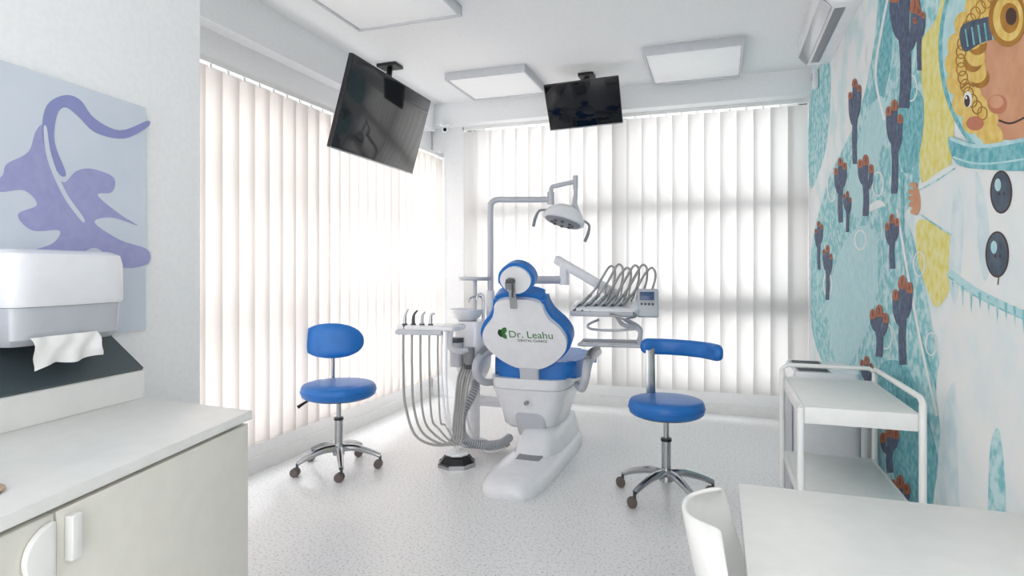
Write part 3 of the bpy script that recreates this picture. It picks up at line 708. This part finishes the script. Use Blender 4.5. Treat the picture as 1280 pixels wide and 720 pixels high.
# pale wash over the scenery part of the wall (floor to ceiling)
vs = [bm.verts.new((XR-.0004, y, z)) for y, z in ((1.9, .085), (5.1, .085), (5.1, 2.74), (1.9, 2.74))]
bm.faces.new(vs).material_index = keys.index('pale')
ms([(1013, 118), (1018, 92), (1030, 78), (1038, 82), (1038, 130), (1034, 175), (1026, 210), (1013, 235), (1010, 180)], .5, 'teal')
ms([(1098, 0), (1100, -60), (1185, -60), (1190, 40), (1188, 130), (1172, 190), (1150, 225), (1135, 262), (1118, 270), (1100, 250), (1082, 262), (1070, 285), (1050, 280), (1035, 300), (1022, 340), (1014, 350), (1016, 300), (1036, 225), (1062, 170), (1080, 120), (1092, 60)], 1, 'teal')
ms([(1014, 345), (1026, 300), (1050, 278), (1080, 268), (1110, 258), (1135, 280), (1152, 340), (1168, 420), (1182, 500), (1190, 560), (1180, 640), (1150, 660), (1115, 640), (1095, 560), (1085, 510), (1060, 478), (1030, 455), (1015, 410)], 2, 'teal')
ms([(1100, -50), (1118, -50), (1116, 60), (1108, 110), (1098, 150), (1092, 120), (1100, 60)], 3, 'teald')
ms([(1150, 60), (1172, 20), (1184, -50), (1190, 20), (1192, 120), (1192, 190), (1178, 225), (1156, 236), (1150, 200), (1156, 140)], 3, 'yel')
ms([(1146, 280), (1160, 276), (1192, 292), (1192, 350), (1172, 384), (1160, 362), (1148, 325)], 3, 'yel')
ms([(1040, 430), (1036, 380), (1048, 320), (1070, 286), (1092, 288), (1098, 330), (1092, 390), (1072, 440), (1052, 460)], 4, 'ltb')
ms([(1060, 230), (1078, 160), (1100, 120), (1112, 150), (1098, 200), (1085, 260), (1068, 270)], 4, 'ltb')
ms([(1120, 150), (1140, 110), (1155, 130), (1150, 190), (1130, 215)], 4.2, 'teald')
ms([(1100, 460), (1130, 455), (1160, 520), (1175, 600), (1150, 640), (1120, 600), (1105, 530)], 4.2, 'teald')
line([(1128, 215), (1130, 300), (1140, 380), (1160, 450), (1186, 520)], 4, 4.6, 'teald')
line([(1122, 262), (1135, 340), (1152, 430), (1172, 520)], 3, 5, 'mwhite')
line([(1106, 150), (1095, 95), (1102, 40), (1112, -10)], 3, 5, 'mwhite')
for cx, cy, rx, ry in [(1140, 110, 7, 16), (1098, 230, 7, 15), (1040, 232, 5, 20), (1076, 300, 7, 12), (1035, 355, 5, 14), (1108, 420, 8, 16), (1165, 430, 7, 14), (1086, 70, 4, 12), (1150, 330, 7, 15)]:
    ring(cx, cy, rx, ry, 1.6, 6, 'mwhite')
cnt = [0]
def hand(cx, top, h, w, flip=1):
    """cactus-like dark glove shape: trunk with two upturned side branches, brown tips"""
    b = top+h; f = flip
    def arm(pts, wd, tip):
        cnt[0] += 1; L = 7+(cnt[0] % 9)*.1
        line(pts, wd, L, 'navy')
        x, y = pts[0]; hh = wd*1.3
        ms([(x-wd*.5, y+hh*.6), (x-wd*.5, y-hh*.3), (x-wd*.2, y-hh*.7), (x+wd*.2, y-hh*.7), (x+wd*.5, y-hh*.3), (x+wd*.5, y+hh*.6)], L+1, tip)
        line([(x, y-hh*.4), (x, y+hh*.3)], 1, 9, 'dkb')
    arm([(cx, top+h*.08), (cx+f*w*.04, top+h*.4), (cx-f*w*.03, top+h*.7), (cx+f*w*.03, b)], w*.38, 'brown')
    arm([(cx-f*w*.36, top+h*.22), (cx-f*w*.34, top+h*.40), (cx-f*w*.18, top+h*.52), (cx, top+h*.56)], w*.31, 'brown')
    arm([(cx+f*w*.37, top+h*.14), (cx+f*w*.36, top+h*.30), (cx+f*w*.22, top+h*.43), (cx, top+h*.48)], w*.31, 'brown')
for k, a in enumerate([(1132, -30, 165, 36), (1069, 95, 110, 15), (1119, 122, 120, 20), (1051, 196, 82, 15), (1083, 194, 76, 19), (1024, 275, 62, 10), (1035, 305, 70, 12), (1116, 268, 68, 17), (1100, 384, 62, 22), (1129, 344, 112, 24), (1084, 446, 56, 15), (1113, 535, 56, 22), (1126, 598, 60, 24), (1150, 8, 80, 14), (1060, 238, 52, 10)]):
    hand(*a, flip=1 if k % 2 else -1)
# astronaut
ms([(1196, 205), (1280, 205), (1420, 205), (1420, 900), (1200, 900), (1168, 660), (1178, 560), (1172, 480), (1186, 400), (1190, 300), (1188, 240)], 10, 'suit')
ms([(1148, 236), (1160, 226), (1196, 206), (1205, 250), (1196, 292), (1170, 280), (1150, 266)], 10.5, 'suit')
ms([(1190, 292), (1196, 230), (1206, 260), (1204, 330), (1196, 380), (1188, 350)], 11, 'suitsh')
ms([(1222, 215), (1236, 260), (1240, 330), (1232, 350), (1224, 300)], 11, 'suitsh')
ms([(1180, 520), (1196, 480), (1200, 600), (1206, 700), (1190, 720), (1172, 640)], 11, 'suitsh')
ms([(1240, 560), (1252, 540), (1260, 640), (1250, 720), (1238, 660)], 11, 'teal')
line([(1188, 340), (1215, 360), (1245, 376), (1280, 392), (1340, 415)], 9, 12, 'ltb')
line([(1188, 346), (1215, 366), (1245, 382), (1280, 398), (1340, 421)], 2, 12.8, 'teal')
for i in range(12):
    x = 1194+i*11; y = 352+i*4.3; ms([(x-2.2, y), (x+2.2, y+1), (x+.5, y+22+(i % 3)*5)], 12.4, 'teal', False)
line([(1150, 238), (1172, 226), (1196, 210)], 2, 12, 'teal'); line([(1152, 268), (1176, 284), (1192, 294)], 2, 12, 'teal')
ms([(1148, 234), (1152, 246), (1152, 262), (1146, 268), (1141, 256), (1142, 240)], 12.4, 'skin')
for j, (dy, l) in enumerate(((229, 5), (238, 7), (246, 7), (254, 6), (262, 4))): ms([(1147, dy), (1141, dy-1), (1147-l-2, dy-1), (1147-l-3, dy+3), (1141, dy+5), (1147, dy+6)], 12.6+j*.1, 'skin')
for cy, rx, ry in ((240, 12, 25), (318, 13, 27)):
    bx_ = 1254 if cy < 300 else 1249
    ell(bx_, cy, rx+2, ry+2, 12.2, 'dkb'); ell(bx_, cy, rx, ry, 12.6, 'slate'); ell(bx_-4, cy-9, 4, 8, 13, 'glass')
    ell(bx_-2, cy+2, 1.2, 2.2, 13.4, 'dkb'); ell(bx_+4, cy+2, 1.2, 2.2, 13.4, 'dkb')
line([(1251, 346), (1250, 356)], 1.5, 13, 'dkb')
# helmet
ell(1275, 60, 100, 150, 13, 'teald'); ell(1276, 60, 96, 145, 13.5, 'glass'); ell(1279, 58, 90, 136, 14, 'ltb')
ms([(1188, 172), (1210, 182), (1250, 180), (1340, 162), (1400, 150), (1400, 200), (1320, 212), (1240, 212), (1198, 204)], 17.6, 'teald')
line([(1190, 172), (1220, 182), (1260, 179), (1340, 162)], 5, 18, 'glass')
line([(1194, 196), (1222, 204), (1262, 202), (1342, 188)], 2.5, 18, 'glass')
# hair and face
ms([(1196, 60), (1206, 40), (1240, 22), (1300, 12), (1340, 30), (1350, 90), (1340, 150), (1300, 172), (1250, 174), (1222, 164), (1206, 140), (1200, 100)], 15, 'skin')
for i in range(42):
    a = math.radians(118+i*4.9); r1 = 78+9*math.sin(i*2.1); r2 = 108+11*math.cos(i*1.7)
    ell(1280+r1*math.cos(a)*.98, 82+r2*math.sin(a)*.86, 13, 17, 15.5+.03*i, 'blond', n=10)
for i in range(26):
    a = math.radians(150+i*6.6); ell(1280+(60+5*math.sin(i*3))*math.cos(a), 66+62*math.sin(a), 12, 13, 16.9+.01*i, 'blond' if i % 3 else 'gold', n=10)
for i in range(22):
    a = math.radians(130+i*7); ring(1280+76*math.cos(a), 74+88*math.sin(a), 6, 8, 1.6, 17.3+.01*i, 'gold')
ms([(1204, 34), (1232, 22), (1280, 14), (1330, 16), (1330, 40), (1280, 42), (1234, 52), (1208, 64)], 18, 'slate')
for i in range(7): line([(1210+i*8, 36-i*2.6), (1213+i*8, 58-i*2.2)], 2, 18.3, 'teald')
ell(1263, 22, 24, 36, 18.6, 'gold'); ell(1264, 22, 19, 29, 19, 'blond'); ell(1266, 22, 12, 19, 19.4, 'gold'); ell(1268, 20, 7, 11, 19.8, 'dkb')
ell(1213, 124, 5.5, 10, 18, 'mwhite'); ell(1212, 126, 3.6, 7.5, 18.3, 'dkb'); ell(1211, 122, 1.2, 2, 18.5, 'mwhite')
line([(1205, 110), (1213, 104), (1221, 108)], 3, 18.1, 'gold')
ell(1292, 112, 8, 13, 18, 'mwhite'); ell(1291, 114, 5, 9, 18.3, 'dkb')
ell(1250, 130, 12, 12, 18, 'blush'); ell(1249, 127, 9, 8, 18.3, 'skin'); ell(1222, 154, 11, 9, 17.8, 'blush')
line([(1252, 150), (1266, 154), (1282, 148), (1296, 138)], 2.4, 18.1, 'dkb')
finish('wall_mural', bm, keys, None, 0)

# ------------------------------------------------------------------ camera, lights, world
cam = bpy.data.cameras.new('camera'); co = bpy.data.objects.new('camera', cam); COL.objects.link(co)
co.location = (0, 0, CH); co.rotation_euler = (math.radians(90), 0, YAW)
cam.sensor_width = 36; cam.lens = F/1280*36; cam.shift_y = -(360-HZ)/1280; cam.clip_start = .02
S.camera = co
def area(name, loc, rot, sx, sy, p, col=(1, 1, 1)):
    l = bpy.data.lights.new(name, 'AREA'); l.shape = 'RECTANGLE'; l.size = sx; l.size_y = sy; l.energy = p; l.color = col
    o = bpy.data.objects.new(name, l); o.location = loc; o.rotation_euler = rot; COL.objects.link(o)
area('daylight_back_window', (-1.1, YB+1.0, 1.4), (math.radians(-90), 0, 0), 3.0, 2.6, 30, (.99, .995, 1))
area('daylight_left_window', (XL-.8, 4.5, 1.3), (0, math.radians(-90), 0), 2.6, 2.8, 60, (1, 1, 1))
w = bpy.data.worlds.new('sky'); S.world = w; w.use_nodes = True
w.node_tree.nodes['Background'].inputs[0].default_value = (.985, .992, 1, 1); w.node_tree.nodes['Background'].inputs[1].default_value = 3.3
S.view_settings.view_transform = 'Standard'
